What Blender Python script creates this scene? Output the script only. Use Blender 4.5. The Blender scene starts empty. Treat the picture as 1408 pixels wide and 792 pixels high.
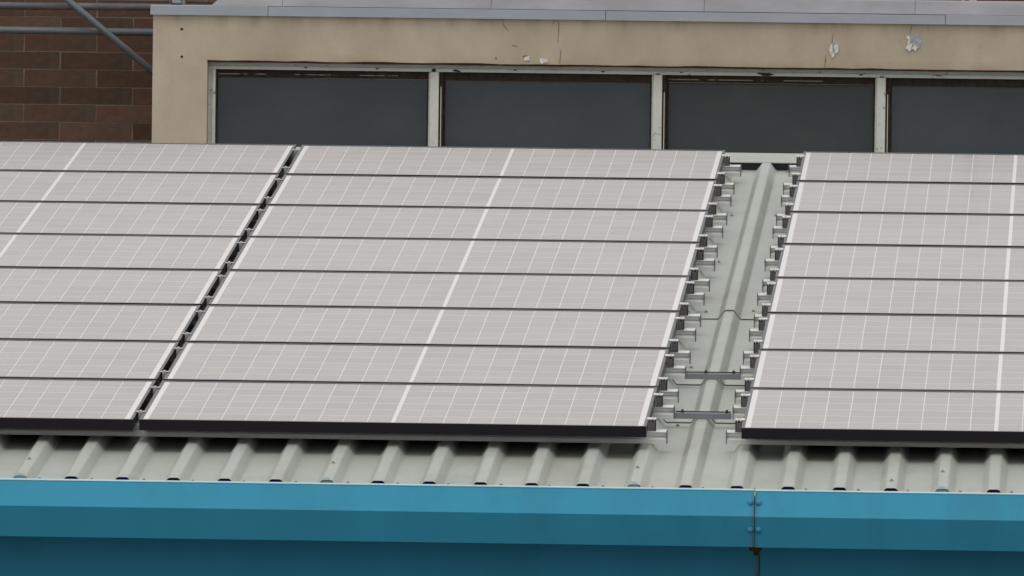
import bpy, bmesh, math, random
from mathutils import Matrix, Vector

random.seed(7)
scene = bpy.context.scene
col = scene.collection
R = math.radians

# ------------------------------------------------------------------ camera
cam_data = bpy.data.cameras.new('camera')
cam_data.sensor_width = 36.0
cam_data.lens = 429.55
cam_data.clip_start = 0.5
cam_data.clip_end = 3000.0
cam = bpy.data.objects.new('camera', cam_data)
col.objects.link(cam)
cr = Vector((0.99875713, 0.04816469, 0.01282043))
cu = Vector((-0.01364432, 0.01681613, 0.9997655))
cf = Vector((-0.04793781, 0.99869784, -0.01745241))
m = Matrix((cr, cu, -cf)).transposed().to_4x4()
m.translation = Vector((3.17218747, -40.42251506, 1.16078547))
cam.matrix_world = m
scene.camera = cam

# ------------------------------------------------------------------ sky, sun, exposure
SUN_EL, SUN_AZ = R(64), R(205)           # azimuth clockwise from +Y: behind the camera, to the left
world = bpy.data.worlds.new('World')
scene.world = world
world.use_nodes = True
wn = world.node_tree
wn.nodes.clear()
sky = wn.nodes.new('ShaderNodeTexSky')
sky.sky_type = 'NISHITA'
sky.sun_disc = False
sky.sun_elevation = SUN_EL
sky.sun_rotation = SUN_AZ
sky.air_density = 1.0
sky.dust_density = 2.0
sky.ozone_density = 1.0
hs = wn.nodes.new('ShaderNodeHueSaturation')
hs.inputs['Saturation'].default_value = 0.12
hs.inputs['Value'].default_value = 1.0
bg = wn.nodes.new('ShaderNodeBackground')
bg.inputs['Strength'].default_value = 0.1
wo = wn.nodes.new('ShaderNodeOutputWorld')
deck = wn.nodes.new('ShaderNodeMix')                # an even overcast cloud deck over the clear sky
deck.data_type = 'RGBA'
deck.inputs['Factor'].default_value = 0.82
deck.inputs['B'].default_value = (10.0, 9.75, 9.6, 1)
wn.links.new(sky.outputs[0], hs.inputs['Color'])
wn.links.new(hs.outputs[0], deck.inputs['A'])
wn.links.new(deck.outputs['Result'], bg.inputs['Color'])
wn.links.new(bg.outputs[0], wo.inputs['Surface'])

sun_data = bpy.data.lights.new('sun', 'SUN')
sun_data.energy = 0.5
sun_data.angle = R(35)
sun_data.color = (1.0, 0.96, 0.90)
sun = bpy.data.objects.new('sun', sun_data)
col.objects.link(sun)
sd = Vector((math.sin(SUN_AZ) * math.cos(SUN_EL), math.cos(SUN_AZ) * math.cos(SUN_EL), math.sin(SUN_EL)))
sun.rotation_euler = (-sd).to_track_quat('-Z', 'Y').to_euler()
sun.location = sd * 60

scene.view_settings.view_transform = 'Standard'
scene.view_settings.look = 'None'
scene.view_settings.exposure = 0.07
scene.view_settings.gamma = 1.0
scene.view_settings.use_curve_mapping = False

# ------------------------------------------------------------------ helpers
TH = R(6.12694)                          # roof pitch
ST, CT = math.sin(TH), math.cos(TH)
def rw(u, v, w):                         # roof coordinates (along eave, up slope, normal) to world
    return (u, v * CT - w * ST, v * ST + w * CT)

class MB:
    """collects boxes, prisms and domes, then links them as one mesh object"""
    def __init__(s): s.v = []; s.f = []; s.m = []
    def quad_box(s, a, b, bottom=True, mi=0):
        x0, y0, z0 = a; x1, y1, z1 = b
        n = len(s.v)
        s.v += [(x0,y0,z0),(x1,y0,z0),(x1,y1,z0),(x0,y1,z0),(x0,y0,z1),(x1,y0,z1),(x1,y1,z1),(x0,y1,z1)]
        fs = [(4,5,6,7),(0,1,5,4),(1,2,6,5),(2,3,7,6),(3,0,4,7)] + ([(3,2,1,0)] if bottom else [])
        s.f += [tuple(n+i for i in q) for q in fs]; s.m += [mi]*len(fs)
        return s
    def prism_x(s, prof, x0, x1, mi=0, caps=True):     # prof: (y, z) loop, extruded along x
        n = len(s.v); k = len(prof)
        s.v += [(x0,y,z) for y,z in prof] + [(x1,y,z) for y,z in prof]
        for i in range(k):
            j = (i+1) % k
            s.f.append((n+i, n+j, n+k+j, n+k+i)); s.m.append(mi)
        if caps:
            s.f.append(tuple(n+i for i in reversed(range(k)))); s.f.append(tuple(n+k+i for i in range(k))); s.m += [mi, mi]
        return s
    def prism_y(s, prof, y0, y1, mi=0):                # prof: (x, z) loop, extruded along y
        n = len(s.v); k = len(prof)
        s.v += [(x,y0,z) for x,z in prof] + [(x,y1,z) for x,z in prof]
        for i in range(k):
            j = (i+1) % k
            s.f.append((n+i, n+j, n+k+j, n+k+i)); s.m.append(mi)
        s.f.append(tuple(n+i for i in reversed(range(k)))); s.f.append(tuple(n+k+i for i in range(k))); s.m += [mi, mi]
        return s
    def tube(s, a, b, r, seg=16, mi=0):
        a = Vector(a); b = Vector(b); d = (b-a).normalized()
        e = d.orthogonal().normalized(); g = d.cross(e)
        n = len(s.v)
        for p in (a, b):
            for i in range(seg):
                t = 2*math.pi*i/seg
                s.v.append(tuple(p + e*math.cos(t)*r + g*math.sin(t)*r))
        for i in range(seg):
            j = (i+1) % seg
            s.f.append((n+i, n+j, n+seg+j, n+seg+i)); s.m.append(mi)
        s.f.append(tuple(n+i for i in reversed(range(seg)))); s.f.append(tuple(n+seg+i for i in range(seg))); s.m += [mi, mi]
        return s
    def dome(s, c, axis, r, h, seg=12, rings=3, mi=0):  # a rounded screw or bolt head standing along axis
        c = Vector(c); d = Vector(axis).normalized()
        e = d.orthogonal().normalized(); g = d.cross(e)
        n = len(s.v)
        for k in range(rings):
            a = (math.pi/2)*k/rings
            for i in range(seg):
                t = 2*math.pi*i/seg
                s.v.append(tuple(c + (e*math.cos(t)+g*math.sin(t))*r*math.cos(a) + d*h*math.sin(a)))
        s.v.append(tuple(c + d*h)); top = len(s.v)-1
        for k in range(rings-1):
            for i in range(seg):
                j = (i+1) % seg
                s.f.append((n+k*seg+i, n+k*seg+j, n+(k+1)*seg+j, n+(k+1)*seg+i)); s.m.append(mi)
        for i in range(seg):
            j = (i+1) % seg
            s.f.append((n+(rings-1)*seg+i, n+(rings-1)*seg+j, top)); s.m.append(mi)
        return s
    def mesh(s, name, mats):
        me = bpy.data.meshes.new(name)
        me.from_pydata(s.v, [], s.f)
        if not isinstance(mats, (list, tuple)): mats = [mats]
        for mt in mats: me.materials.append(mt)
        for p, i in zip(me.polygons, s.m): p.material_index = i
        bm = bmesh.new(); bm.from_mesh(me)
        bmesh.ops.recalc_face_normals(bm, faces=bm.faces)
        bm.to_mesh(me); bm.free()
        return me
    def build(s, name, mats, parent=None, smooth=False):
        me = s.mesh(name, mats)
        if smooth:
            for p in me.polygons: p.use_smooth = True
        return link(name, me, parent)

def link(name, data, parent=None, loc=None):
    o = bpy.data.objects.new(name, data)
    col.objects.link(o)
    if parent is not None: o.parent = parent
    if loc is not None: o.location = loc
    return o
def tag(o, label=None, cat=None, group=None, kind=None):
    if label: o['label'] = label
    if cat: o['category'] = cat
    if group: o['group'] = group
    if kind: o['kind'] = kind
    return o
def empty(name, loc=(0,0,0), rot=(0,0,0)):
    o = link(name, None); o.location = loc; o.rotation_euler = rot
    o.empty_display_size = 0.1
    return o

# ------------------------------------------------------------------ materials
def mat(name, base, rough=0.6, metal=0.0, spec=0.5, var=0.0, scale=8.0, stretch=(1,1,1), detail=6.0,
        bump=0.0, bscale=60.0, tint=None, tfac=0.0, tscale=3.0, rndvar=0.0, tlo=0.5, thi=0.7):
    """procedural: base colour with noise value variation, an optional stain tint, bump and per-object variation"""
    mt = bpy.data.materials.new(name); mt.use_nodes = True
    nt = mt.node_tree; N = nt.nodes; L = nt.links
    b = N['Principled BSDF']
    b.inputs['Roughness'].default_value = rough
    b.inputs['Metallic'].default_value = metal
    b.inputs['Specular IOR Level'].default_value = spec
    rgb = N.new('ShaderNodeRGB'); rgb.outputs[0].default_value = (*base, 1)
    c = rgb.outputs[0]
    tc = N.new('ShaderNodeTexCoord')
    mp = N.new('ShaderNodeMapping'); mp.inputs['Scale'].default_value = stretch
    L.new(tc.outputs['Object'], mp.inputs['Vector'])
    if tint is not None:
        nz = N.new('ShaderNodeTexNoise'); nz.inputs['Scale'].default_value = tscale; nz.inputs['Detail'].default_value = 8
        nz.inputs['Roughness'].default_value = 0.65
        L.new(mp.outputs[0], nz.inputs['Vector'])
        mr = N.new('ShaderNodeMapRange'); mr.inputs['From Min'].default_value = tlo; mr.inputs['From Max'].default_value = thi
        mr.inputs['To Max'].default_value = tfac
        L.new(nz.outputs['Fac'], mr.inputs['Value'])
        mx = N.new('ShaderNodeMix'); mx.data_type = 'RGBA'
        L.new(mr.outputs[0], mx.inputs['Factor']); L.new(c, mx.inputs['A']); mx.inputs['B'].default_value = (*tint, 1)
        c = mx.outputs['Result']
    if var > 0:
        nz = N.new('ShaderNodeTexNoise'); nz.inputs['Scale'].default_value = scale; nz.inputs['Detail'].default_value = detail
        nz.inputs['Roughness'].default_value = 0.6
        L.new(mp.outputs[0], nz.inputs['Vector'])
        mr = N.new('ShaderNodeMapRange'); mr.inputs['From Min'].default_value = 0.25; mr.inputs['From Max'].default_value = 0.75
        mr.inputs['To Min'].default_value = 1-var; mr.inputs['To Max'].default_value = 1+var
        L.new(nz.outputs['Fac'], mr.inputs['Value'])
        hv = N.new('ShaderNodeHueSaturation'); L.new(mr.outputs[0], hv.inputs['Value']); L.new(c, hv.inputs['Color'])
        c = hv.outputs[0]
    if rndvar > 0:
        oi = N.new('ShaderNodeObjectInfo')
        mr = N.new('ShaderNodeMapRange'); mr.inputs['To Min'].default_value = 1-rndvar; mr.inputs['To Max'].default_value = 1+rndvar
        L.new(oi.outputs['Random'], mr.inputs['Value'])
        hv = N.new('ShaderNodeHueSaturation'); L.new(mr.outputs[0], hv.inputs['Value']); L.new(c, hv.inputs['Color'])
        c = hv.outputs[0]
    L.new(c, b.inputs['Base Color'])
    if bump > 0:
        nz = N.new('ShaderNodeTexNoise'); nz.inputs['Scale'].default_value = bscale; nz.inputs['Detail'].default_value = 5
        L.new(tc.outputs['Object'], nz.inputs['Vector'])
        bp = N.new('ShaderNodeBump'); bp.inputs['Strength'].default_value = bump; bp.inputs['Distance'].default_value = 0.004
        L.new(nz.outputs['Fac'], bp.inputs['Height']); L.new(bp.outputs[0], b.inputs['Normal'])
    return mt

M = {}
M['sheet'] = mat('grey_green_roof_paint', (0.375, 0.408, 0.370), 0.5, spec=0.3, var=0.06, scale=5, stretch=(1,0.35,1), tint=(0.295,0.300,0.255), tfac=0.6, tscale=4.5)
M['flashing'] = mat('flashing_paint', (0.36, 0.385, 0.345), 0.55, spec=0.25, var=0.05, scale=6)
M['closure'] = mat('navy_foam', (0.014, 0.010, 0.050), 0.9, spec=0.1, var=0.2, scale=40)
M['sealant'] = mat('grey_sealant', (0.10, 0.105, 0.10), 0.8, spec=0.2, var=0.2, scale=60)
M['screw'] = mat('screw_paint', (0.22, 0.21, 0.19), 0.5, var=0.15, scale=50)
M['cap'] = mat('pale_blue_cap', (0.30, 0.40, 0.44), 0.5, var=0.1, scale=50)
M['frame'] = mat('black_anodised_frame', (0.009, 0.0065, 0.011), 0.32, spec=0.24, var=0.1, scale=20)
M['alu'] = mat('mill_aluminium', (0.66, 0.67, 0.66), 0.5, metal=0.1, var=0.06, scale=30, stretch=(0.3,1,1))
M['alu_mid'] = mat('dull_aluminium', (0.40, 0.40, 0.395), 0.55, metal=0.2, var=0.1, scale=40)
M['alu_dark'] = mat('dull_clamp_metal', (0.14, 0.135, 0.14), 0.5, metal=0.4, var=0.12, scale=40)
M['endcap'] = mat('grey_end_cap', (0.13, 0.14, 0.145), 0.6, var=0.1, scale=40)
M['black'] = mat('black_bolt', (0.015, 0.014, 0.018), 0.5, var=0.1, scale=40)
M['bolt'] = mat('steel_bolt', (0.5, 0.5, 0.5), 0.35, metal=0.8)
M['bar'] = mat('grey_tie_bar', (0.23, 0.25, 0.265), 0.45, metal=0.3, var=0.08, scale=30)
M['render'] = mat('cream_render', (0.485, 0.408, 0.318), 0.85, spec=0.2, var=0.08, scale=7, stretch=(1,1,0.6), bump=0.25, bscale=120, tint=(0.395,0.332,0.258), tfac=0.9, tscale=1.7, tlo=0.40, thi=0.62)
M['flake'] = mat('chalky_flake', (0.62, 0.61, 0.57), 0.9, spec=0.1, var=0.2, scale=70, bump=0.5, bscale=150)
M['bare'] = mat('bare_cement', (0.34, 0.35, 0.37), 0.9, spec=0.1, var=0.3, scale=60, bump=0.5, bscale=150)
M['crack'] = mat('crack_dirt', (0.16, 0.12, 0.085), 0.95, spec=0.05, var=0.3, scale=80)
M['rust'] = mat('rust', (0.040, 0.019, 0.012), 0.9, spec=0.1, var=0.45, scale=60)
M['lead'] = mat('lead_sheet', (0.235, 0.235, 0.255), 0.55, spec=0.4, var=0.17, scale=9, stretch=(0.45,1,1), tint=(0.30,0.30,0.33), tfac=0.6, tscale=4)
M['zinc'] = mat('zinc_edge', (0.30, 0.325, 0.37), 0.5, spec=0.45, var=0.09, scale=8, stretch=(0.5,1,1), tint=(0.35,0.37,0.38), tfac=0.5, tscale=5)
M['paint'] = mat('old_white_paint', (0.57, 0.58, 0.545), 0.6, spec=0.3, var=0.08, scale=25, tint=(0.15,0.11,0.08), tfac=0.85, tscale=26, tlo=0.60, thi=0.68, bump=0.2, bscale=90)
M['bead'] = mat('flaking_bead', (0.20, 0.20, 0.18), 0.8, spec=0.2, var=0.2, scale=30, tint=(0.035,0.025,0.02), tfac=1.0, tscale=9, tlo=0.47, thi=0.53)
M['timber'] = mat('rotten_timber', (0.040, 0.028, 0.022), 0.85, spec=0.15, var=0.5, scale=40, tint=(0.22,0.20,0.17), tfac=0.5, tscale=30, tlo=0.66, thi=0.74)
M['pane'] = mat('slate_window_pane', (0.028, 0.039, 0.051), 0.20, spec=0.45, var=0.08, scale=5, tint=(0.048,0.058,0.066), tfac=0.9, tscale=1.6, tlo=0.40, thi=0.70)
def wavy(mt):                              # old glass: slow ripples in the surface
    N = mt.node_tree.nodes; L = mt.node_tree.links
    tc = N.new('ShaderNodeTexCoord'); nz = N.new('ShaderNodeTexNoise'); nz.inputs['Scale'].default_value = 2.2; nz.inputs['Detail'].default_value = 1
    L.new(tc.outputs['Object'], nz.inputs['Vector'])
    bp = N.new('ShaderNodeBump'); bp.inputs['Strength'].default_value = 0.07; bp.inputs['Distance'].default_value = 0.02
    L.new(nz.outputs['Fac'], bp.inputs['Height']); L.new(bp.outputs[0], N['Principled BSDF'].inputs['Normal'])
wavy(M['pane'])
M['pane2'] = mat('dusty_window_pane', (0.034, 0.041, 0.046), 0.35, spec=0.35, var=0.09, scale=4, tint=(0.050,0.052,0.050), tfac=0.8, tscale=5)
M['mortar'] = mat('grey_mortar', (0.20, 0.18, 0.15), 0.95, spec=0.1, var=0.2, scale=40, bump=0.4, bscale=150)
M['brick'] = mat('brown_brick', (0.112, 0.062, 0.042), 0.9, spec=0.15, var=0.20, scale=30, bump=0.4, bscale=130, rndvar=0.26, tint=(0.080,0.064,0.050), tfac=0.8, tscale=6)
M['galv'] = mat('galvanised_tube', (0.125, 0.140, 0.150), 0.45, metal=0.35, var=0.15, scale=18, stretch=(0.3,1,1))
M['galv_old'] = mat('weathered_tube', (0.100, 0.100, 0.112), 0.55, metal=0.25, var=0.2, scale=14, stretch=(0.3,1,1), tint=(0.24,0.20,0.18), tfac=0.8, tscale=7)
M['beige'] = mat('beige_pipe', (0.40, 0.34, 0.25), 0.6, var=0.1)
M['ground'] = mat('yard_concrete', (0.15, 0.15, 0.145), 0.9, spec=0.2, var=0.25, scale=0.6, bump=0.3, bscale=30)

# blue paint with a rust run at the gutter joint (a stain that belongs to the paint)
def blue_paint():
    mt = mat('blue_paint', (0.036, 0.275, 0.425), 0.5, spec=0.16, var=0.07, scale=6, stretch=(1,1,0.25), tint=(0.036,0.230,0.345), tfac=0.85, tscale=2)
    nt = mt.node_tree; N = nt.nodes; L = nt.links
    b = N['Principled BSDF']; src = b.inputs['Base Color'].links[0].from_socket
    tc = N.new('ShaderNodeTexCoord'); sx = N.new('ShaderNodeSeparateXYZ'); L.new(tc.outputs['Object'], sx.inputs[0])
    nz = N.new('ShaderNodeTexNoise'); nz.inputs['Scale'].default_value = 45; nz.inputs['Detail'].default_value = 5
    L.new(tc.outputs['Object'], nz.inputs['Vector'])
    sub = N.new('ShaderNodeMath'); sub.operation = 'SUBTRACT'; L.new(sx.outputs['X'], sub.inputs[0]); sub.inputs[1].default_value = 2.071
    ab = N.new('ShaderNodeMath'); ab.operation = 'ABSOLUTE'; L.new(sub.outputs[0], ab.inputs[0])
    mr = N.new('ShaderNodeMapRange'); mr.inputs['From Min'].default_value = 0.0; mr.inputs['From Max'].default_value = 0.017
    mr.inputs['To Min'].default_value = 1.0; mr.inputs['To Max'].default_value = 0.0; L.new(ab.outputs[0], mr.inputs['Value'])
    mu = N.new('ShaderNodeMath'); mu.operation = 'MULTIPLY'; L.new(mr.outputs[0], mu.inputs[0]); L.new(nz.outputs['Fac'], mu.inputs[1])
    mx = N.new('ShaderNodeMix'); mx.data_type = 'RGBA'; L.new(mu.outputs[0], mx.inputs['Factor']); L.new(src, mx.inputs['A'])
    mx.inputs['B'].default_value = (0.085, 0.075, 0.050, 1); L.new(mx.outputs['Result'], b.inputs['Base Color'])
    return mt
M['blue'] = blue_paint()
M['lip_highlight'] = mat('pale_blue_edge_highlight', (0.42, 0.60, 0.66), 0.5, spec=0.3, var=0.12, scale=20, stretch=(0.2,1,1))  # highlight along the gutter's top edge, painted as a paler blue strip

# laminated glass over cells or white backsheet: dark or white base under a smooth dielectric surface
def laminate(name, base, bus):
    mt = bpy.data.materials.new(name); mt.use_nodes = True
    nt = mt.node_tree; N = nt.nodes; L = nt.links
    b = N['Principled BSDF']; b.inputs['Roughness'].default_value = 0.16; b.inputs['IOR'].default_value = 1.54
    tc = N.new('ShaderNodeTexCoord')
    rgb = N.new('ShaderNodeRGB'); rgb.outputs[0].default_value = (*base, 1); c = rgb.outputs[0]
    if bus:                                # printed busbars along the cell
        sx = N.new('ShaderNodeSeparateXYZ'); L.new(tc.outputs['Object'], sx.inputs[0])
        mu = N.new('ShaderNodeMath'); mu.operation = 'MULTIPLY'; L.new(sx.outputs['Y'], mu.inputs[0]); mu.inputs[1].default_value = 5/0.158
        fr = N.new('ShaderNodeMath'); fr.operation = 'FRACT'; L.new(mu.outputs[0], fr.inputs[0])
        lt = N.new('ShaderNodeMath'); lt.operation = 'LESS_THAN'; L.new(fr.outputs[0], lt.inputs[0]); lt.inputs[1].default_value = 0.07
        mx = N.new('ShaderNodeMix'); mx.data_type = 'RGBA'; L.new(lt.outputs[0], mx.inputs['Factor']); L.new(c, mx.inputs['A'])
        mx.inputs['B'].default_value = (0.42, 0.41, 0.40, 1); c = mx.outputs['Result']
        oi = N.new('ShaderNodeObjectInfo')
        mr = N.new('ShaderNodeMapRange'); mr.inputs['To Min'].default_value = 0.75; mr.inputs['To Max'].default_value = 1.25
        L.new(oi.outputs['Random'], mr.inputs['Value'])
        hv = N.new('ShaderNodeHueSaturation'); L.new(mr.outputs[0], hv.inputs['Value']); L.new(c, hv.inputs['Color']); c = hv.outputs[0]
    gm = N.new('ShaderNodeNewGeometry')           # a thin uneven film of dust across the whole array
    mp = N.new('ShaderNodeMapping'); mp.inputs['Scale'].default_value = (1.0, 0.22, 1.0); L.new(gm.outputs['Position'], mp.inputs['Vector'])
    nz = N.new('ShaderNodeTexNoise'); nz.inputs['Scale'].default_value = 1.6; nz.inputs['Detail'].default_value = 9; nz.inputs['Roughness'].default_value = 0.62
    L.new(mp.outputs[0], nz.inputs['Vector'])
    mr = N.new('ShaderNodeMapRange'); mr.inputs['From Min'].default_value = 0.32; mr.inputs['From Max'].default_value = 0.75; mr.inputs['To Max'].default_value = 0.16
    L.new(nz.outputs['Fac'], mr.inputs['Value'])
    mx = N.new('ShaderNodeMix'); mx.data_type = 'RGBA'; L.new(mr.outputs[0], mx.inputs['Factor']); L.new(c, mx.inputs['A'])
    mx.inputs['B'].default_value = (0.36, 0.33, 0.29, 1); c = mx.outputs['Result']
    L.new(c, b.inputs['Base Color'])
    return mt
M['cell'] = laminate('silicon_cell_under_glass', (0.105, 0.083, 0.077), True)
M['back'] = laminate('white_backsheet_under_glass', (0.56, 0.56, 0.56), False)

# weather stains of the render: rust bleeding up from the lintel, dirt runs below the coping
def stain_render():
    mt = M['render']; nt = mt.node_tree; N = nt.nodes; L = nt.links
    b = N['Principled BSDF']; src = b.inputs['Base Color'].links[0].from_socket
    tc = N.new('ShaderNodeTexCoord'); sx = N.new('ShaderNodeSeparateXYZ'); L.new(tc.outputs['Object'], sx.inputs[0])
    def layer(src, zlo, zhi, va, vb, stretch, scale, lo, hi, colr, fac, xlo=-9.0, xhi=-8.0):
        mr = N.new('ShaderNodeMapRange'); mr.inputs['From Min'].default_value = zlo; mr.inputs['From Max'].default_value = zhi
        mr.inputs['To Min'].default_value = va; mr.inputs['To Max'].default_value = vb; L.new(sx.outputs['Z'], mr.inputs['Value'])
        mp = N.new('ShaderNodeMapping'); mp.inputs['Scale'].default_value = stretch; L.new(tc.outputs['Object'], mp.inputs['Vector'])
        nz = N.new('ShaderNodeTexNoise'); nz.inputs['Scale'].default_value = scale; nz.inputs['Detail'].default_value = 7; L.new(mp.outputs[0], nz.inputs['Vector'])
        m2 = N.new('ShaderNodeMapRange'); m2.inputs['From Min'].default_value = lo; m2.inputs['From Max'].default_value = hi; m2.inputs['To Max'].default_value = fac
        L.new(nz.outputs['Fac'], m2.inputs['Value'])
        mu = N.new('ShaderNodeMath'); mu.operation = 'MULTIPLY'; L.new(mr.outputs[0], mu.inputs[0]); L.new(m2.outputs[0], mu.inputs[1])
        gt = N.new('ShaderNodeMath'); gt.operation = 'GREATER_THAN'; L.new(sx.outputs['Z'], gt.inputs[0]); gt.inputs[1].default_value = 1.197
        m3 = N.new('ShaderNodeMath'); m3.operation = 'MULTIPLY'; L.new(mu.outputs[0], m3.inputs[0]); L.new(gt.outputs[0], m3.inputs[1])
        mx_ = N.new('ShaderNodeMapRange'); mx_.inputs['From Min'].default_value = xlo; mx_.inputs['From Max'].default_value = xhi; L.new(sx.outputs['X'], mx_.inputs['Value'])
        m4 = N.new('ShaderNodeMath'); m4.operation = 'MULTIPLY'; L.new(m3.outputs[0], m4.inputs[0]); L.new(mx_.outputs[0], m4.inputs[1]); mu = m4
        mx = N.new('ShaderNodeMix'); mx.data_type = 'RGBA'; L.new(mu.outputs[0], mx.inputs['Factor']); L.new(src, mx.inputs['A'])
        mx.inputs['B'].default_value = (*colr, 1); return mx.outputs['Result']
    c = layer(src, 1.200, 1.245, 1.0, 0.0, (1,1,0.5), 6, 0.34, 0.68, (0.30,0.20,0.12), 0.6, -0.66, -0.56)
    c = layer(c, 1.33, 1.40, 0.0, 1.0, (1,1,0.10), 9, 0.50, 0.72, (0.22,0.18,0.13), 0.85)
    c = layer(c, 1.20, 1.40, 1.0, 1.0, (1,1,1), 14, 0.66, 0.74, (0.42,0.30,0.15), 0.6, -0.60, -0.40)
    L.new(c, b.inputs['Base Color'])
stain_render()

# ------------------------------------------------------------------ ground
GZ = -6.0
g = MB(); g.v = [(-600,-600,GZ),(600,-600,GZ),(600,600,GZ),(-600,600,GZ)]; g.f = [(0,1,2,3)]; g.m = [0]
tag(g.build('ground', M['ground']), kind='structure')

# ------------------------------------------------------------------ the blue building with its ribbed metal roof
blue = empty('metal_roofed_building', (0,0,0))
tag(blue, 'building with pale ribbed metal roof and bright blue gutter, under the solar panels', 'building')
RIB0, PITCH = 1.842, 1/6
PAN, CREST = -0.110, -0.078
EAVE_V, RIDGE_V, LAP_V = -0.805, 8.714, 3.70

def rib_profile(u0, u1):                 # top line of the sheet between u0 and u1, as (u, height)
    pts = []
    k0 = math.floor((u0-RIB0)/PITCH)-1; k1 = math.ceil((u1-RIB0)/PITCH)+1
    raw = []
    for k in range(k0, k1+1):
        c = RIB0+k*PITCH
        raw += [(c-0.044,0),(c-0.040,0.0015),(c-0.037,0.0045),(c-0.0205,0.0265),(c-0.0175,0.0300),(c-0.0120,0.032),
                (c+0.0120,0.032),(c+0.0175,0.0300),(c+0.0205,0.0265),(c+0.037,0.0045),(c+0.040,0.0015),(c+0.044,0)]
    def hgt(u):
        for (a,ha),(b,hb) in zip(raw, raw[1:]):
            if a <= u <= b: return ha+(hb-ha)*(u-a)/(b-a)
        return 0
    return [(u0,hgt(u0))] + [p for p in raw if u0 < p[0] < u1] + [(u1,hgt(u1))]
def strip(mb, prof, v0, v1, wb, t):      # a bent sheet of thickness t following the profile
    k = len(prof); n = len(mb.v)
    for v in (v0, v1):
        mb.v += [rw(u, v, wb+h) for u,h in prof]
        mb.v += [rw(u, v, wb+h-t) for u,h in prof]
    A, B, C, D = n, n+k, n+2*k, n+3*k    # v0 top, v0 bottom, v1 top, v1 bottom
    for i in range(k-1):
        mb.f += [(A+i,A+i+1,C+i+1,C+i),(B+i+1,B+i,D+i,D+i+1),(A+i+1,A+i,B+i,B+i+1),(C+i,C+i+1,D+i+1,D+i)]
        mb.m += [0]*4
    mb.f += [(A,C,D,B),(A+k-1,B+k-1,D+k-1,C+k-1)]; mb.m += [0,0]
    return mb

screw_me = MB().dome((0,0,0),(0,0,1),0.0095,0.0025,12,2).dome((0,0,0.002),(0,0,1),0.0058,0.006,6,2).mesh('screw', M['screw'])
cap_me = MB().dome((0,0,0),(0,0,1),0.0115,0.008,12,3).mesh('screw', M['cap'])
def screw(parent, u, v, w, me=screw_me):
    o = link('screw', me, parent, rw(u, v, w)); o.rotation_euler = (TH,0,0); return o

lap_ribs = [RIB0 + k*PITCH for k in (-24,-18,-12,-6,0,6,12,18)]
lap_ribs = [x - PITCH for x in lap_ribs]          # laps fall on the rib left of the open gap
LAPK = set()
sheets = []
for i in range(len(lap_ribs)-1):
    a = lap_ribs[i]-0.016; b = lap_ribs[i+1]-0.0165
    if a > 4.6 or b < -2.4: continue
    lo = strip(MB(), rib_profile(a,b), EAVE_V, LAP_V+0.15, PAN, 0.0012).build('roof_sheet', M['sheet'], blue)
    up = strip(MB(), rib_profile(a,b), LAP_V, RIDGE_V-0.03, PAN+0.0045, 0.0012).build('roof_sheet', M['sheet'], blue)
    sheets.append((a,b,lo,up))
U0, U1 = sheets[0][0], sheets[-1][1]
def sheet_at(u, v):
    for a,b,lo,up in sheets:
        if a <= u < b: return lo if v < LAP_V else up
    return sheets[-1][2]
# rib closures at the eave, capped screws on the lap ribs, pan screws
k = math.ceil((U0+0.06-RIB0)/PITCH)
clo_me = None
while RIB0+k*PITCH < U1-0.05:
    c = RIB0+k*PITCH
    lap = min(abs(c-x) for x in lap_ribs) < 0.01
    par = sheet_at(c, EAVE_V)
    d = random.uniform(-0.0015, 0.0015)
    if clo_me is None:
        mb = MB(); n = 0
        prof = [(-0.040,-0.001),(-0.0200,0.0255),(-0.0120,0.0302),(0.0120,0.0302),(0.0200,0.0255),(0.040,-0.001)]
        clo_me = MB().prism_y(prof, 0.0, 0.05).mesh('rib_closure', M['closure'])
        clo_me2 = MB().prism_y(prof, 0.0, 0.05).mesh('rib_closure', M['cap'])
    o = link('rib_closure', clo_me2 if lap else clo_me, par, rw(c, EAVE_V+0.004+d*2, PAN)); o.rotation_euler = (TH,0,0)
    if lap:
        screw(par, c-0.002, EAVE_V+0.02, CREST, cap_me)
        screw(par, c-0.004, -0.42+d*4, CREST)
    screw(par, c+0.056+d*3, -0.665+d*6, PAN)
    k += 1
screw(sheet_at(2.508,0), 2.508, -0.645, CREST)
for u,v in ((1.753,6.84),(1.751,5.359),(1.753,3.871),(1.923,3.904),(1.751,2.353),(1.758,0.841),(1.925,5.39),(1.922,6.86)):
    screw(sheet_at(u,v), u, v, PAN+(0.0045 if v > LAP_V else 0))
for u in (1.744, 1.926):
    screw(sheet_at(u,8.3), u, 8.335, PAN+0.0045)
# dark sealant lines across the sheet below the tie bars
for v in (1.887, 0.912):
    strip(MB(), rib_profile(U0+0.01,U1-0.01), v, v+0.012, PAN+0.0032, 0.003).build('sealant_line', M['sealant'], blue)
# ridge flashing and the slope behind it
mb = MB()
def fl(v, w): p = rw(0,v,w); return (p[1],p[2])
rd = fl(RIDGE_V, -0.0715)
prof = [fl(8.385,-0.0745), fl(8.385,-0.0715), rd, (rd[0]+0.35, rd[1]-0.10), (rd[0]+0.35, rd[1]-0.104), (rd[0], rd[1]-0.003)]
mb.prism_x(prof, U0-0.02, U1+0.02)
mb.build('ridge_flashing', M['flashing'], blue)
MB().prism_x([fl(8.41,-0.112), fl(8.41,-0.0755), fl(8.45,-0.0755), fl(8.45,-0.112)], U0, U1).build('ridge_closure', M['black'], blue)
mb = MB(); mb.prism_x([(rd[0]-0.02,rd[1]-0.03),(rd[0]+2.0,rd[1]-0.52),(rd[0]+2.0,rd[1]-0.55),(rd[0]-0.02,rd[1]-0.06)], U0, U1)
mb.build('rear_roof_slope', M['sheet'], blue)
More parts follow.
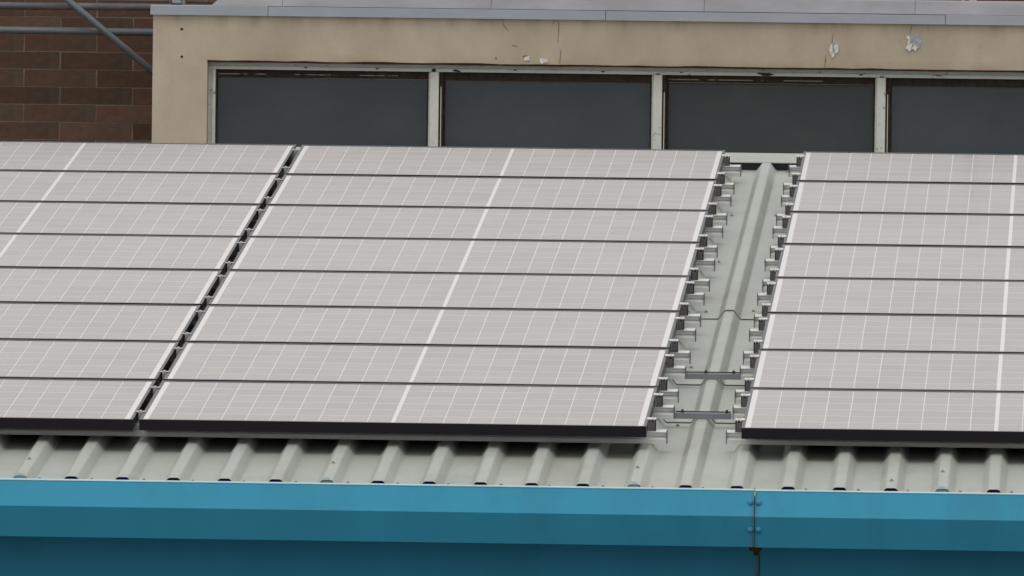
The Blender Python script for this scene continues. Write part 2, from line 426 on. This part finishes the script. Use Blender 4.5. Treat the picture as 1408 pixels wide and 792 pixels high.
# body of the building below the roof
mb = MB()
ey = rw(0,EAVE_V,PAN)
WALL_Y = -0.52
bd = [(WALL_Y,GZ),(WALL_Y,-0.30),(8.6,0.70),(10.6,0.22),(10.6,GZ)]
mb.prism_x(bd, U0+0.01, 2.0755); mb.prism_x(bd, 2.0785, U1-0.01)
mb.build('wall', M['blue'], blue)
# gutter sections
GY = -0.92
def gutter(x0, x1, dz=0.0):
    prof = [(GY+0.022,-0.176),(GY+0.018,-0.1710),(GY-0.002,-0.1750),(GY-0.042,-0.2565),(GY,-0.357),(WALL_Y-0.002,-0.357),(WALL_Y-0.002,-0.215),
            (WALL_Y-0.004,-0.215),(WALL_Y-0.004,-0.353),(GY+0.004,-0.353),(GY-0.036,-0.2565),(GY+0.006,-0.1785)]
    o = MB().prism_x([(y,z+dz) for y,z in prof], x0, x1).build('gutter', M['blue'], blue)
    MB().prism_x([(y,z+dz) for y,z in ((GY+0.0175,-0.1705),(GY+0.010,-0.1690),(GY-0.001,-0.1700),(GY-0.0035,-0.1725),(GY-0.0035,-0.1745),(GY+0.0145,-0.1712))], x0, x1).build('lip_highlight', M['lip_highlight'], o)
    return o
gl = gutter(U0-0.05, 2.0700)
gr = gutter(2.0726, U1+0.05, -0.0012)
for gx, par in ((2.0585,gl),(2.0842,gr)):
    for (yy,zz,ax) in ((GY-0.0215,-0.212,(0,-1,0.43)),(GY-0.024,-0.3005,(0,-1,-0.40))):
        MB().dome((gx,yy,zz),ax,0.0105,0.009,14,4).build('bolt', M['blue'], par, True)
random.seed(3)
M['rust_dark'] = mat('dark_rust', (0.026, 0.014, 0.008), 0.95, spec=0.05, var=0.6, scale=70, tint=(0.16,0.13,0.09), tfac=0.8, tscale=60, tlo=0.62, thi=0.70)
mb = MB()
top = [(2.054+0.0052*i, -0.3575) for i in range(9)]
low = [(2.096-0.0052*i, -0.3575-(0.006+0.014*math.sin(math.pi*(i+0.5)/9)*random.uniform(.7,1.15))) for i in range(9)]
mb.prism_y(top+low, GY+0.003, GY+0.016); mb.prism_y([(2.064,-0.3578),(2.084,-0.3578),(2.082,-0.384),(2.071,-0.387)], GY+0.0165, GY+0.10)
mb.build('rusty_joint_bracket', M['rust_dark'], gl)

# ------------------------------------------------------------------ rendered building with the strip window
YB = 11.2
XL = -0.8415
rb = empty('rendered_building', (0,0,0))
tag(rb, 'cream rendered building with long strip window and grey metal roof edge, behind the panels', 'building')
mb = MB()
OX0, OX1, OZ0, OZ1 = -0.609, 3.200, 0.46, 1.2035
XR = 4.6
YD = 12.1
mb.quad_box((XL,YB,GZ),(OX0,YD,1.398)); mb.quad_box((OX0,YB,OZ1),(OX1,YD,1.398)); mb.quad_box((OX1,YB,GZ),(XR,YD,1.398)); mb.quad_box((OX0,YB,GZ),(OX1,YD,OZ0))
wall_o = mb.build('wall', M['render'], rb)
# coping: front edge sections
ej = [XL-0.012, -0.3532, 1.0765, 2.5117, XR+0.02]
for i in range(4):
    a, b = ej[i]+0.0012, ej[i+1]-0.0012
    dz = (0.0015,0,-0.0008,0.001)[i]
    MB().prism_x([(YB-0.020,1.396),(YB-0.018,1.434+dz),(YB+0.012,1.4365+dz),(YB+0.012,1.399),(YB-0.017,1.399)], a, b).build('coping_edge', M['zinc'], rb)
    MB().quad_box((a,YB+0.0125,1.3985),(b,YD,1.4355+dz)).build('flat_roof', M['zinc'], rb)
# raised sloping lead behind the edge
uj = [-0.597, -0.295, 0.5897, 1.4913, 2.3822, XR]
for i in range(5):
    a, b = uj[i]+0.0008, uj[i+1]-0.0008
    n = 8; mb = MB(); vs = []
    for j in range(n+1):
        x = a+(b-a)*j/n
        dz = random.uniform(-0.0012,0.0012)
        xt = x + (0.058*(1-j/n) if i == 0 else 0)
        vs += [(x,YB+0.004,1.438),(xt,YB+0.060,1.4925+dz),(xt,YB+0.30,1.500+dz),(xt,YB+0.30,1.438)]
    mb.v = vs
    for j in range(n):
        p = j*4; q = p+4
        mb.f += [(p,q,q+1,p+1),(p+1,q+1,q+2,p+2),(p+2,q+2,q+3,p+3),(p,p+3,q+3,q)]; mb.m += [0]*4
    mb.f += [(0,1,2,3),(n*4+3,n*4+2,n*4+1,n*4)]; mb.m += [0,0]
    mb.build('lead_flashing', M['lead'], rb)
# rusted lintel edge, window frame, mullions, sashes, panes
mb = MB()
seg = 46
vs = []
for j in range(seg+1):
    x = OX0+(OX1-OX0)*j/seg
    vs += [(x,YB-0.003,1.2040+random.uniform(0.0005,0.004)*(1 if random.random()<.6 else 0.2)),(x,YB-0.003,1.1985-random.uniform(0,0.002)),(x,YB+0.04,1.1985),(x,YB+0.04,1.2034)]
mb.v = vs
for j in range(seg):
    p=j*4; q=p+4
    for e in range(4): mb.f.append((p+e,q+e,q+(e+1)%4,p+(e+1)%4)); mb.m.append(0)
mb.f += [(0,1,2,3),(seg*4+3,seg*4+2,seg*4+1,seg*4)]; mb.m += [0,0]
mb.build('rusty_lintel_edge', M['rust'], rb)
wf = tag(MB().prism_x([(YB+0.040,1.1980),(YB+0.064,1.1920),(YB+0.064,1.1840),(YB+0.054,1.1830),(YB+0.052,1.1690),(YB+0.13,1.1690),(YB+0.13,1.1980)], OX0+0.001, OX1-0.001)
   .prism_y([(OX0+0.001,OZ0),(OX0+0.019,OZ0),(OX0+0.019,1.1685),(OX0+0.001,1.1685)],YB+0.058,YB+0.13)
   .prism_y([(OX0+0.0195,OZ0),(OX0+0.031,OZ0),(OX0+0.031,1.1685),(OX0+0.0195,1.1685)],YB+0.048,YB+0.125)
   .quad_box((OX1-0.03,YB+0.048,OZ0),(OX1-0.001,YB+0.13,1.1685)).build('window_frame', M['paint'], rb))
for cx in (0.3525, 1.2987, 2.2440):
    mu = MB().prism_y([(cx-0.0178,OZ0),(cx+0.0178,OZ0),(cx+0.0178,1.1675),(cx-0.0178,1.1675)],YB+0.045,YB+0.070)
    mu.quad_box((cx-0.026,YB+0.0705,OZ0),(cx-0.0185,YB+0.125,1.1645))
    mo = mu.build('mullion', M['paint'], rb)
    MB().quad_box((cx+0.0188,YB+0.062,OZ0),(cx+0.036,YB+0.118,1.1683)).build('bare_timber_edge', M['timber'], mo)
    MB().quad_box((cx+0.0255,YB+0.0585,OZ0),(cx+0.0290,YB+0.0618,1.110+random.uniform(-.03,.02))).build('paint_remnant', M['paint'], mo)
edges = [OX0+0.031, 0.3525, 1.2987, 2.2440, OX1-0.03]
for i in range(4):
    a = edges[i]+(0.037 if i else 0.001); b = edges[i+1]-(0.027 if i < 3 else 0.001)
    sh = MB().quad_box((a,YB+0.088,1.1335+(0.002 if i==0 else 0)),(b,YB+0.112,1.1683))
    sh.quad_box((a,YB+0.090,OZ0),(a+0.007,YB+0.112,1.1333)).quad_box((b-0.007,YB+0.090,OZ0),(b,YB+0.112,1.1333))
    so = sh.build('sash', M['timber'], rb)
    pm = MB().quad_box((a+0.0072,YB+0.100,OZ0),(b-0.0072,YB+0.106,1.1332)).build('pane', M['pane2' if i == 2 else 'pane'], rb)
    if i in (0,2):
        lb = (b-a)*(0.93 if i == 0 else 0.8)
        MB().quad_box((a+0.004,YB+0.083,1.1475),(a+lb,YB+0.0878,1.1520)).build('glazing_bead', M['bead'], so)
        if i == 2: MB().quad_box((a+0.004,YB+0.083,1.1355),(b-0.01,YB+0.0878,1.1375)).build('glazing_bead', M['mortar'], so)
# rotten spots in the painted head of the window frame
for i,(cx,cz,rx,rz) in enumerate(((1.760,1.1755,0.026,0.0075),(1.735,1.1790,0.017,0.005),(0.349,1.1745,0.010,0.0085),(0.441,1.1745,0.012,0.005),(0.452,1.1725,0.008,0.004),
        (1.066,1.1790,0.007,0.0032),(1.397,1.1795,0.006,0.003),(2.157,1.1795,0.008,0.0036),(0.692,1.1800,0.006,0.003),(0.108,1.1800,0.008,0.003),(-0.195,1.1805,0.007,0.003),
        (2.246,1.1705,0.012,0.0035),(1.300,1.1705,0.009,0.003),(2.48,1.1800,0.007,0.0025))):
    rr = random.Random(70+i); pts = []
    for j in range(11):
        t = 2*math.pi*j/11; q = 1+rr.uniform(-.35,.3)
        pts.append((cx+rx*q*math.cos(t), max(1.1694, min(1.1826, cz+rz*q*math.sin(t)))))
    MB().prism_y(pts, YB+0.0500-0.0002*i/14, YB+0.058).build('rot_spot', M['timber'], wf)
# flakes, bare patches, cracks and fixings on the render
def blob(cx, cz, rx, rz, n, jag, y0, y1, name, mt, parent, seed):
    rr = random.Random(seed)
    pts = []
    for i in range(n):
        t = 2*math.pi*i/n; r = 1+rr.uniform(-jag,jag)
        pts.append((cx+rx*r*math.cos(t), cz+rz*r*math.sin(t)))
    return MB().prism_y(pts, y0, y1).build(name, mt, parent)
for cx,cz,rx,rz,mt,sd_ in ((0.7455,1.2295,0.0125,0.011,'flake',1),(0.8085,1.2215,0.0085,0.014,'flake',2),(0.8245,1.2215,0.012,0.008,'flake',3),
                       (2.0315,1.290,0.007,0.024,'flake',4),(2.0520,1.287,0.009,0.016,'flake',5),(2.0385,1.263,0.007,0.013,'flake',6),
                       (2.3560,1.339,0.009,0.009,'flake',7),(2.3600,1.300,0.012,0.019,'flake',8),(2.3850,1.296,0.011,0.012,'flake',9),(2.3580,1.322,0.006,0.012,'flake',12)):
    blob(cx,cz,rx,rz,11,0.34,YB-0.003-0.0006*sd_,YB+0.002,'paint_flake',M[mt],wall_o,sd_)
blob(2.0415,1.287,0.0085,0.024,12,0.3,YB-0.0018,YB+0.002,'bare_patch',M['bare'],wall_o,21)
blob(2.3830,1.3240,0.0270,0.034,17,0.20,YB-0.0024,YB+0.002,'bare_patch',M['bare'],wall_o,22)
blob(0.7370,1.2385,0.010,0.0045,9,0.3,YB-0.0016,YB+0.002,'bare_patch',M['crack'],wall_o,23)
def crack(pts, wd, seed):
    rr = random.Random(seed); fine = []
    for (x0,z0),(x1,z1) in zip(pts,pts[1:]):
        for j in range(5):
            t = j/5; fine.append((x0+(x1-x0)*t+rr.uniform(-.0009,.0009), z0+(z1-z0)*t))
    fine.append(pts[-1])
    k = len(fine); l = []; r = []
    for i,(x,z) in enumerate(fine):
        w = wd*(0.35+0.65*math.sin(math.pi*min(0.95,max(0.08,i/(k-1)))))*rr.uniform(.6,1.2)
        a = fine[max(0,i-1)]; b = fine[min(k-1,i+1)]
        dx,dz = b[0]-a[0], b[1]-a[1]; ln = math.hypot(dx,dz) or 1
        l.append((x-dz/ln*w, z+dx/ln*w)); r.append((x+dz/ln*w, z-dx/ln*w))
    mb = MB(); n = 0
    mb.v = [(x,YB-0.0012,z) for x,z in l]+[(x,YB-0.0012,z) for x,z in r]+[(x,YB+0.001,z) for x,z in l]+[(x,YB+0.001,z) for x,z in r]
    for i in range(k-1):
        mb.f += [(i,i+1,k+i+1,k+i),(i,2*k+i,2*k+i+1,i+1),(k+i,k+i+1,3*k+i+1,3*k+i)]; mb.m += [0]*3
    mb.build('crack', M['crack'], wall_o)
for i,(pts,wd) in enumerate((([(0.6398,1.394),(0.6440,1.372),(0.6524,1.3595),(0.668,1.3443)],0.0016),([(0.6811,1.286),(0.7058,1.2802)],0.0015),
      ([(0.861,1.394),(0.852,1.376)],0.0018),([(0.8738,1.394),(0.8788,1.3693),(0.8749,1.3008)],0.0016),([(0.8877,1.2741),(0.885,1.21)],0.0019),
      ([(2.0367,1.3462),(2.0341,1.3093)],0.0015),([(2.0092,1.2606),(2.0047,1.2076)],0.0019),([(2.3709,1.3942),(2.3621,1.3534)],0.0016),
      ([(0.6141,1.236),(0.6141,1.224)],0.003))):
    crack(pts, wd, 40+i)
for cx,cz in ((-0.7195,1.336),(-0.718,1.219)):
    MB().dome((cx,YB+0.001,cz),(0,-1,0),0.0062,0.004,10,3).build('rusty_fixing', M['rust'], wall_o, True)

# ------------------------------------------------------------------ brick wall behind
YK = 12.6
bw = empty('brick_wall', (0,0,GZ))
tag(bw, 'dark brown brick wall behind the scaffold tubes and the cream building', 'wall')
BZ = 1.80
MB().quad_box((-3.2,YK+0.0018,0),(5.0,YK+0.30,BZ-GZ)).build('mortar', M['mortar'], bw)
BL, BH, JT = 0.3165, 0.0764, 0.0062
bverts = MB()
bm_ = [MB().quad_box((0,0,0),(BL-JT,0.04,BH-JT*0.9)).mesh('brick', M['brick'])]
def bm_brick(seed):
    rr = random.Random(seed); b = MB().quad_box((0,0,0),(BL-JT,0.04,BH-JT*0.9))
    b.v = [(x+rr.uniform(-.0015,.0015), y+(rr.uniform(-.001,.001)), z+rr.uniform(-.0015,.0015)) for x,y,z in b.v]
    return b.mesh('brick', M['brick'])
bmeshes = [bm_brick(i) for i in range(8)]
cnt = 0
for r_ in range(-10, 8):
    z = 1.2352 + r_*BH
    if z+BH > BZ: break
    off = -1.3531 + (0.5*BL if r_ % 2 == 0 else 0)       # the course below z=1.2352 has a joint at x=-1.353
    for c_ in range(-7, 22):
        x = off + c_*BL
        if x < -3.1 or x+BL > 4.9: continue
        if x > -0.55 and z < 1.36: continue              # wholly behind the rendered building
        if x < -2.2: continue
        o = link('brick', bmeshes[(r_*5+c_*3) % 8], bw, (x+JT/2, YK+random.uniform(-.0012,.0004), z-GZ+JT/2)); cnt += 1

# ------------------------------------------------------------------ scaffold tubes and small things on the brick wall
def tube_thing(name, a, b, r, mt, label, cat, group=None):
    o = MB().tube(a, b, r, 20).build(name, M[mt], None, True)
    return tag(o, label, cat, group)
def scaffold(a, b, r, mt, label):
    a = Vector(a); b = Vector(b); e = empty('scaffold_tube', tuple(a))
    o = MB().tube((0,0,0), tuple(b-a), r, 24).build('tube', M[mt], e)
    for p in o.data.polygons: p.use_smooth = len(p.vertices) == 4
    d = (b-a).normalized()
    for q, s in ((Vector((0,0,0)),-1),(b-a,1)):
        MB().tube(tuple(q), tuple(q+d*0.012*s), r*1.08, 16).build('end_plug', M['endcap'], e)
    return tag(e, label, 'tube', 'scaffold tubes')
scaffold((-3.0,12.3,1.4275),(-0.15,12.3,1.4345),0.0158,'galv_old','weathered horizontal scaffold tube, the upper of two, before the brick wall')
scaffold((-3.0,12.3,1.331),(-0.15,12.3,1.321),0.0165,'galv','plain grey horizontal scaffold tube, the lower of two, before the brick wall')
scaffold((-1.85,12.25,1.910),(-0.55,12.25,0.853),0.0150,'galv','grey scaffold tube running diagonally across the brick wall')
o = MB().tube((2.612,12.55,0),(2.612,12.55,7.9),0.018,14).quad_box((2.585,12.535,7.47),(2.639,12.60,7.49)).build('downpipe', M['beige'], None, True)
o.location = (0,0,GZ); tag(o, 'beige vertical pipe behind the grey roof edge, at top right', 'pipe')
o = MB().tube((2.570,12.56,0),(2.570,12.56,7.8),0.010,12).quad_box((2.555,12.55,7.45),(2.585,12.60,7.465)).build('conduit', M['zinc'], None, True)
o.location = (0,0,GZ); tag(o, 'thin blue grey conduit left of the beige pipe, at top right', 'pipe')
o = MB().tube((-0.815,12.55,0),(-0.815,12.55,7.8),0.012,12).quad_box((-0.835,12.54,7.43),(-0.795,12.60,7.445)).build('conduit', M['galv'], None, True)
o.location = (0,0,GZ); tag(o, 'thin grey conduit standing behind the left end of the roof edge', 'pipe')
br = empty('bracket', (-0.855,11.95,1.4385))
MB().quad_box((-0.021,-0.02,0),(0.021,0.02,0.011)).build('base', M['black'], br)
MB().prism_x([(-0.015,0.0113),(0.015,0.0113),(0.009,0.035),(-0.009,0.035)],-0.018,0.018).build('cover', M['lead'], br)
br.location.x = -0.800
tag(br, 'small black bracket with grey cover on the left end of the roof edge', 'bracket')

# ------------------------------------------------------------------ solar panels
W, H, PV, T = 1.684, 0.992, 1.022, 0.035
GAP = 0.022
COLX = [-GAP-W, 0.0, 1.997]
LIP, LIPV = 0.010, 0.014
def panel_meshes():
    f = MB()
    z0, z1 = -T, 0.0015
    f.quad_box((0,0,z0),(W,LIPV,z1)); f.quad_box((0,H-LIPV,z0),(W,H,z1))
    f.quad_box((0,LIPV+0.0002,z0),(LIP,H-LIPV-0.0002,z1)); f.quad_box((W-LIP,LIPV+0.0002,z0),(W,H-LIPV-0.0002,z1))
    fm = f.mesh('frame', M['frame'])
    bm = MB().quad_box((LIP+0.0002,LIPV+0.0002,-0.003),(W-LIP-0.0002,H-LIPV-0.0002,-0.00012)).quad_box((LIP+0.0002,LIPV+0.0002,-0.006),(W-LIP-0.0002,H-LIPV-0.0002,-0.0032),True,1).mesh('backsheet', [M['back'], M['black']])  # lower black slab is added to deepen the shade beneath the panels
    cm = MB().quad_box((0,0,-0.00010),(0.0781,0.1520,0.0),bottom=False).mesh('cell', M['cell'])
    return fm, bm, cm
FM, BM, CM = panel_meshes()
CP, CV = 0.0809, 0.1590
cell_xy = []
for i in range(20):
    x = 0.0275 + 0.0014 + i*CP + (0.0105 if i >= 10 else 0.0)
    for j in range(6):
        cell_xy.append((x, 0.0190 + j*CV + 0.0035))
ROWN = ['bottom row','second row from the bottom','third row from the bottom','fourth row from the bottom','fifth row from the bottom','third row from the top','second row from the top','top row']
COLN = ['left column','middle column','right column']
prng = random.Random(11)
for c in range(3):
    for r_ in range(8):
        e = empty('solar_panel', rw(COLX[c]+prng.uniform(-.0015,.0015), r_*PV, 0), (TH+prng.uniform(-.0009,.0009),prng.uniform(-.0005,.0005),0))
        tag(e, f'solar panel in the {ROWN[r_]} of the {COLN[c]}', 'solar panel', 'solar panels on the metal roof')
        link('frame', FM, e); link('backsheet', BM, e)
        for x,y in cell_xy:
            link('cell', CM, e, (x,y,0))

# ------------------------------------------------------------------ mounting rails with clamps
RAIL_V = (0.165, 0.780)
RAIL_PROF = [(0.009,-0.0353),(0.040,-0.0353),(0.040,-0.0778),(0.0,-0.0778),(0.0,-0.0635),(0.011,-0.0565),(0.014,-0.0560),(0.014,-0.0530),(0.009,-0.0520),(0.009,-0.0415),(0.002,-0.0405),(0.002,-0.0390)]
def rail_mesh(length):
    return MB().prism_x(RAIL_PROF, 0, length).mesh('rail_body', M['alu'])
U_A0, U_A1 = COLX[0]-0.06, 1.747
U_B0, U_B1 = 1.943, COLX[2]+W+0.06
RA, RB = rail_mesh(U_A1-U_A0), rail_mesh(U_B1-U_B0)
capm = MB().quad_box((-0.0015,-0.001,-0.0782),(0.0015,0.041,-0.0345)).mesh('end_cap', M['endcap'])
# end clamp: base block, rear leg, top plate with tongue towards the panel (tongue towards -x)
def clamp_mesh(s):
    mb = MB()
    def bx(x0,x1,y0,y1,z0,z1,mi): mb.quad_box((min(s*x0,s*x1),y0,z0),(max(s*x0,s*x1),y1,z1),True,mi)
    bx(0.0022,0.0200,0.0,0.034,-0.0353,-0.0062,0)        # base block
    bx(0.0202,0.0240,0.0,0.034,-0.0353,0.0000,1)         # outer leg
    bx(-0.0070,0.0245,-0.001,0.035,0.0018,0.0048,2)      # top plate
    bx(0.0022,0.0050,0.012,0.034,-0.0061,0.0017,1)       # inner leg
    bx(0.0205,0.0245,-0.0002,0.0345,0.0002,0.0017,1)
    return mb.mesh('end_clamp', [M['alu_dark'], M['black'], M['alu']])
CL, CR = clamp_mesh(1), clamp_mesh(-1)
boltm = MB().tube((0,0,-0.0060),(0,0,0.0017),0.0040,8).dome((0,0,0.0049),(0,0,1),0.0055,0.004,8,2).mesh('bolt', M['bolt'])
midm = MB().quad_box((-0.0180,0.004,0.0018),(0.0160,0.028,0.0040)).quad_box((-0.0075,0.004,-0.0353),(0.0055,0.030,0.0017)).mesh('mid_clamp', M['alu_mid'])
ROWS_ = ['bottom row','second row from the bottom','third row from the bottom','fourth row from the bottom','fifth row from the bottom','third row from the top','second row from the top','top row']
for r_ in range(8):
    for k in range(2):
        v = r_*PV + RAIL_V[k]
        which = 'upper' if k else 'lower'
        jit = prng.uniform(-0.005,0.005)
        e = empty('mounting_rail', rw(U_A0+jit, v, 0), (TH,0,0))
        tag(e, f'{which} aluminium rail under the {ROWS_[r_]} of left and middle panels', 'rail', 'mounting rails under the panels')
        LA = U_A1-U_A0
        link('rail_body', RA, e); link('end_cap', capm, e, (LA+0.0017,0,0)); link('end_cap', capm, e, (-0.0017,0,0))
        cl = link('end_clamp', CL, e, (W-U_A0-jit+0.0005, 0.003+prng.uniform(-.003,.003), 0)); link('bolt', boltm, cl, (0.0128,0.017,0))
        mc = link('mid_clamp', midm, e, (-U_A0-GAP/2+0.0015-jit, 0.004+prng.uniform(-.004,.004), 0)); link('bolt', boltm, mc, (-0.001,0.017,0))
        jit = prng.uniform(-0.005,0.005)
        e = empty('mounting_rail', rw(U_B0+jit, v+0.012, 0), (TH,0,0))
        tag(e, f'{which} aluminium rail under the {ROWS_[r_]} of right column panels', 'rail', 'mounting rails under the panels')
        LB = U_B1-U_B0
        link('rail_body', RB, e); link('end_cap', capm, e, (LB+0.0017,0,0)); link('end_cap', capm, e, (-0.0017,0,0))
        cl = link('end_clamp', CR, e, (COLX[2]-U_B0-jit-0.0005, 0.003+prng.uniform(-.003,.003), 0)); link('bolt', boltm, cl, (-0.0128,0.017,0))

# ------------------------------------------------------------------ tie bars across the open strip
for v, bu, lab in ((PV+RAIL_V[1], (1.820,1.916), 'grey tie bar bridging the open roof strip, the upper of two'),
                   (RAIL_V[1], (1.775,1.925), 'grey tie bar bridging the open roof strip, the lower, nearer the gutter')):
    e = empty('tie_bar', rw(1.7500, v, 0), (TH,0,0)); tag(e, lab, 'bar', 'tie bars across the roof strip')
    MB().prism_x([(0.008,-0.0580),(0.034,-0.0580),(0.034,-0.0776),(0.030,-0.0776),(0.030,-0.0610),(0.012,-0.0610),(0.012,-0.0776),(0.008,-0.0776)],0,0.1905).build('bar', M['bar'], e)
    MB().quad_box((0.002,0.0342,-0.0760),(0.1885,0.0362,-0.0545)).build('backing_strip', M['black'], e)
    for u in bu:
        b = MB().dome((0,0,0),(0,0,1),0.0055,0.0125,8,3).build('bolt', M['black'], e); b.location = (u-1.75,0.022,-0.058)
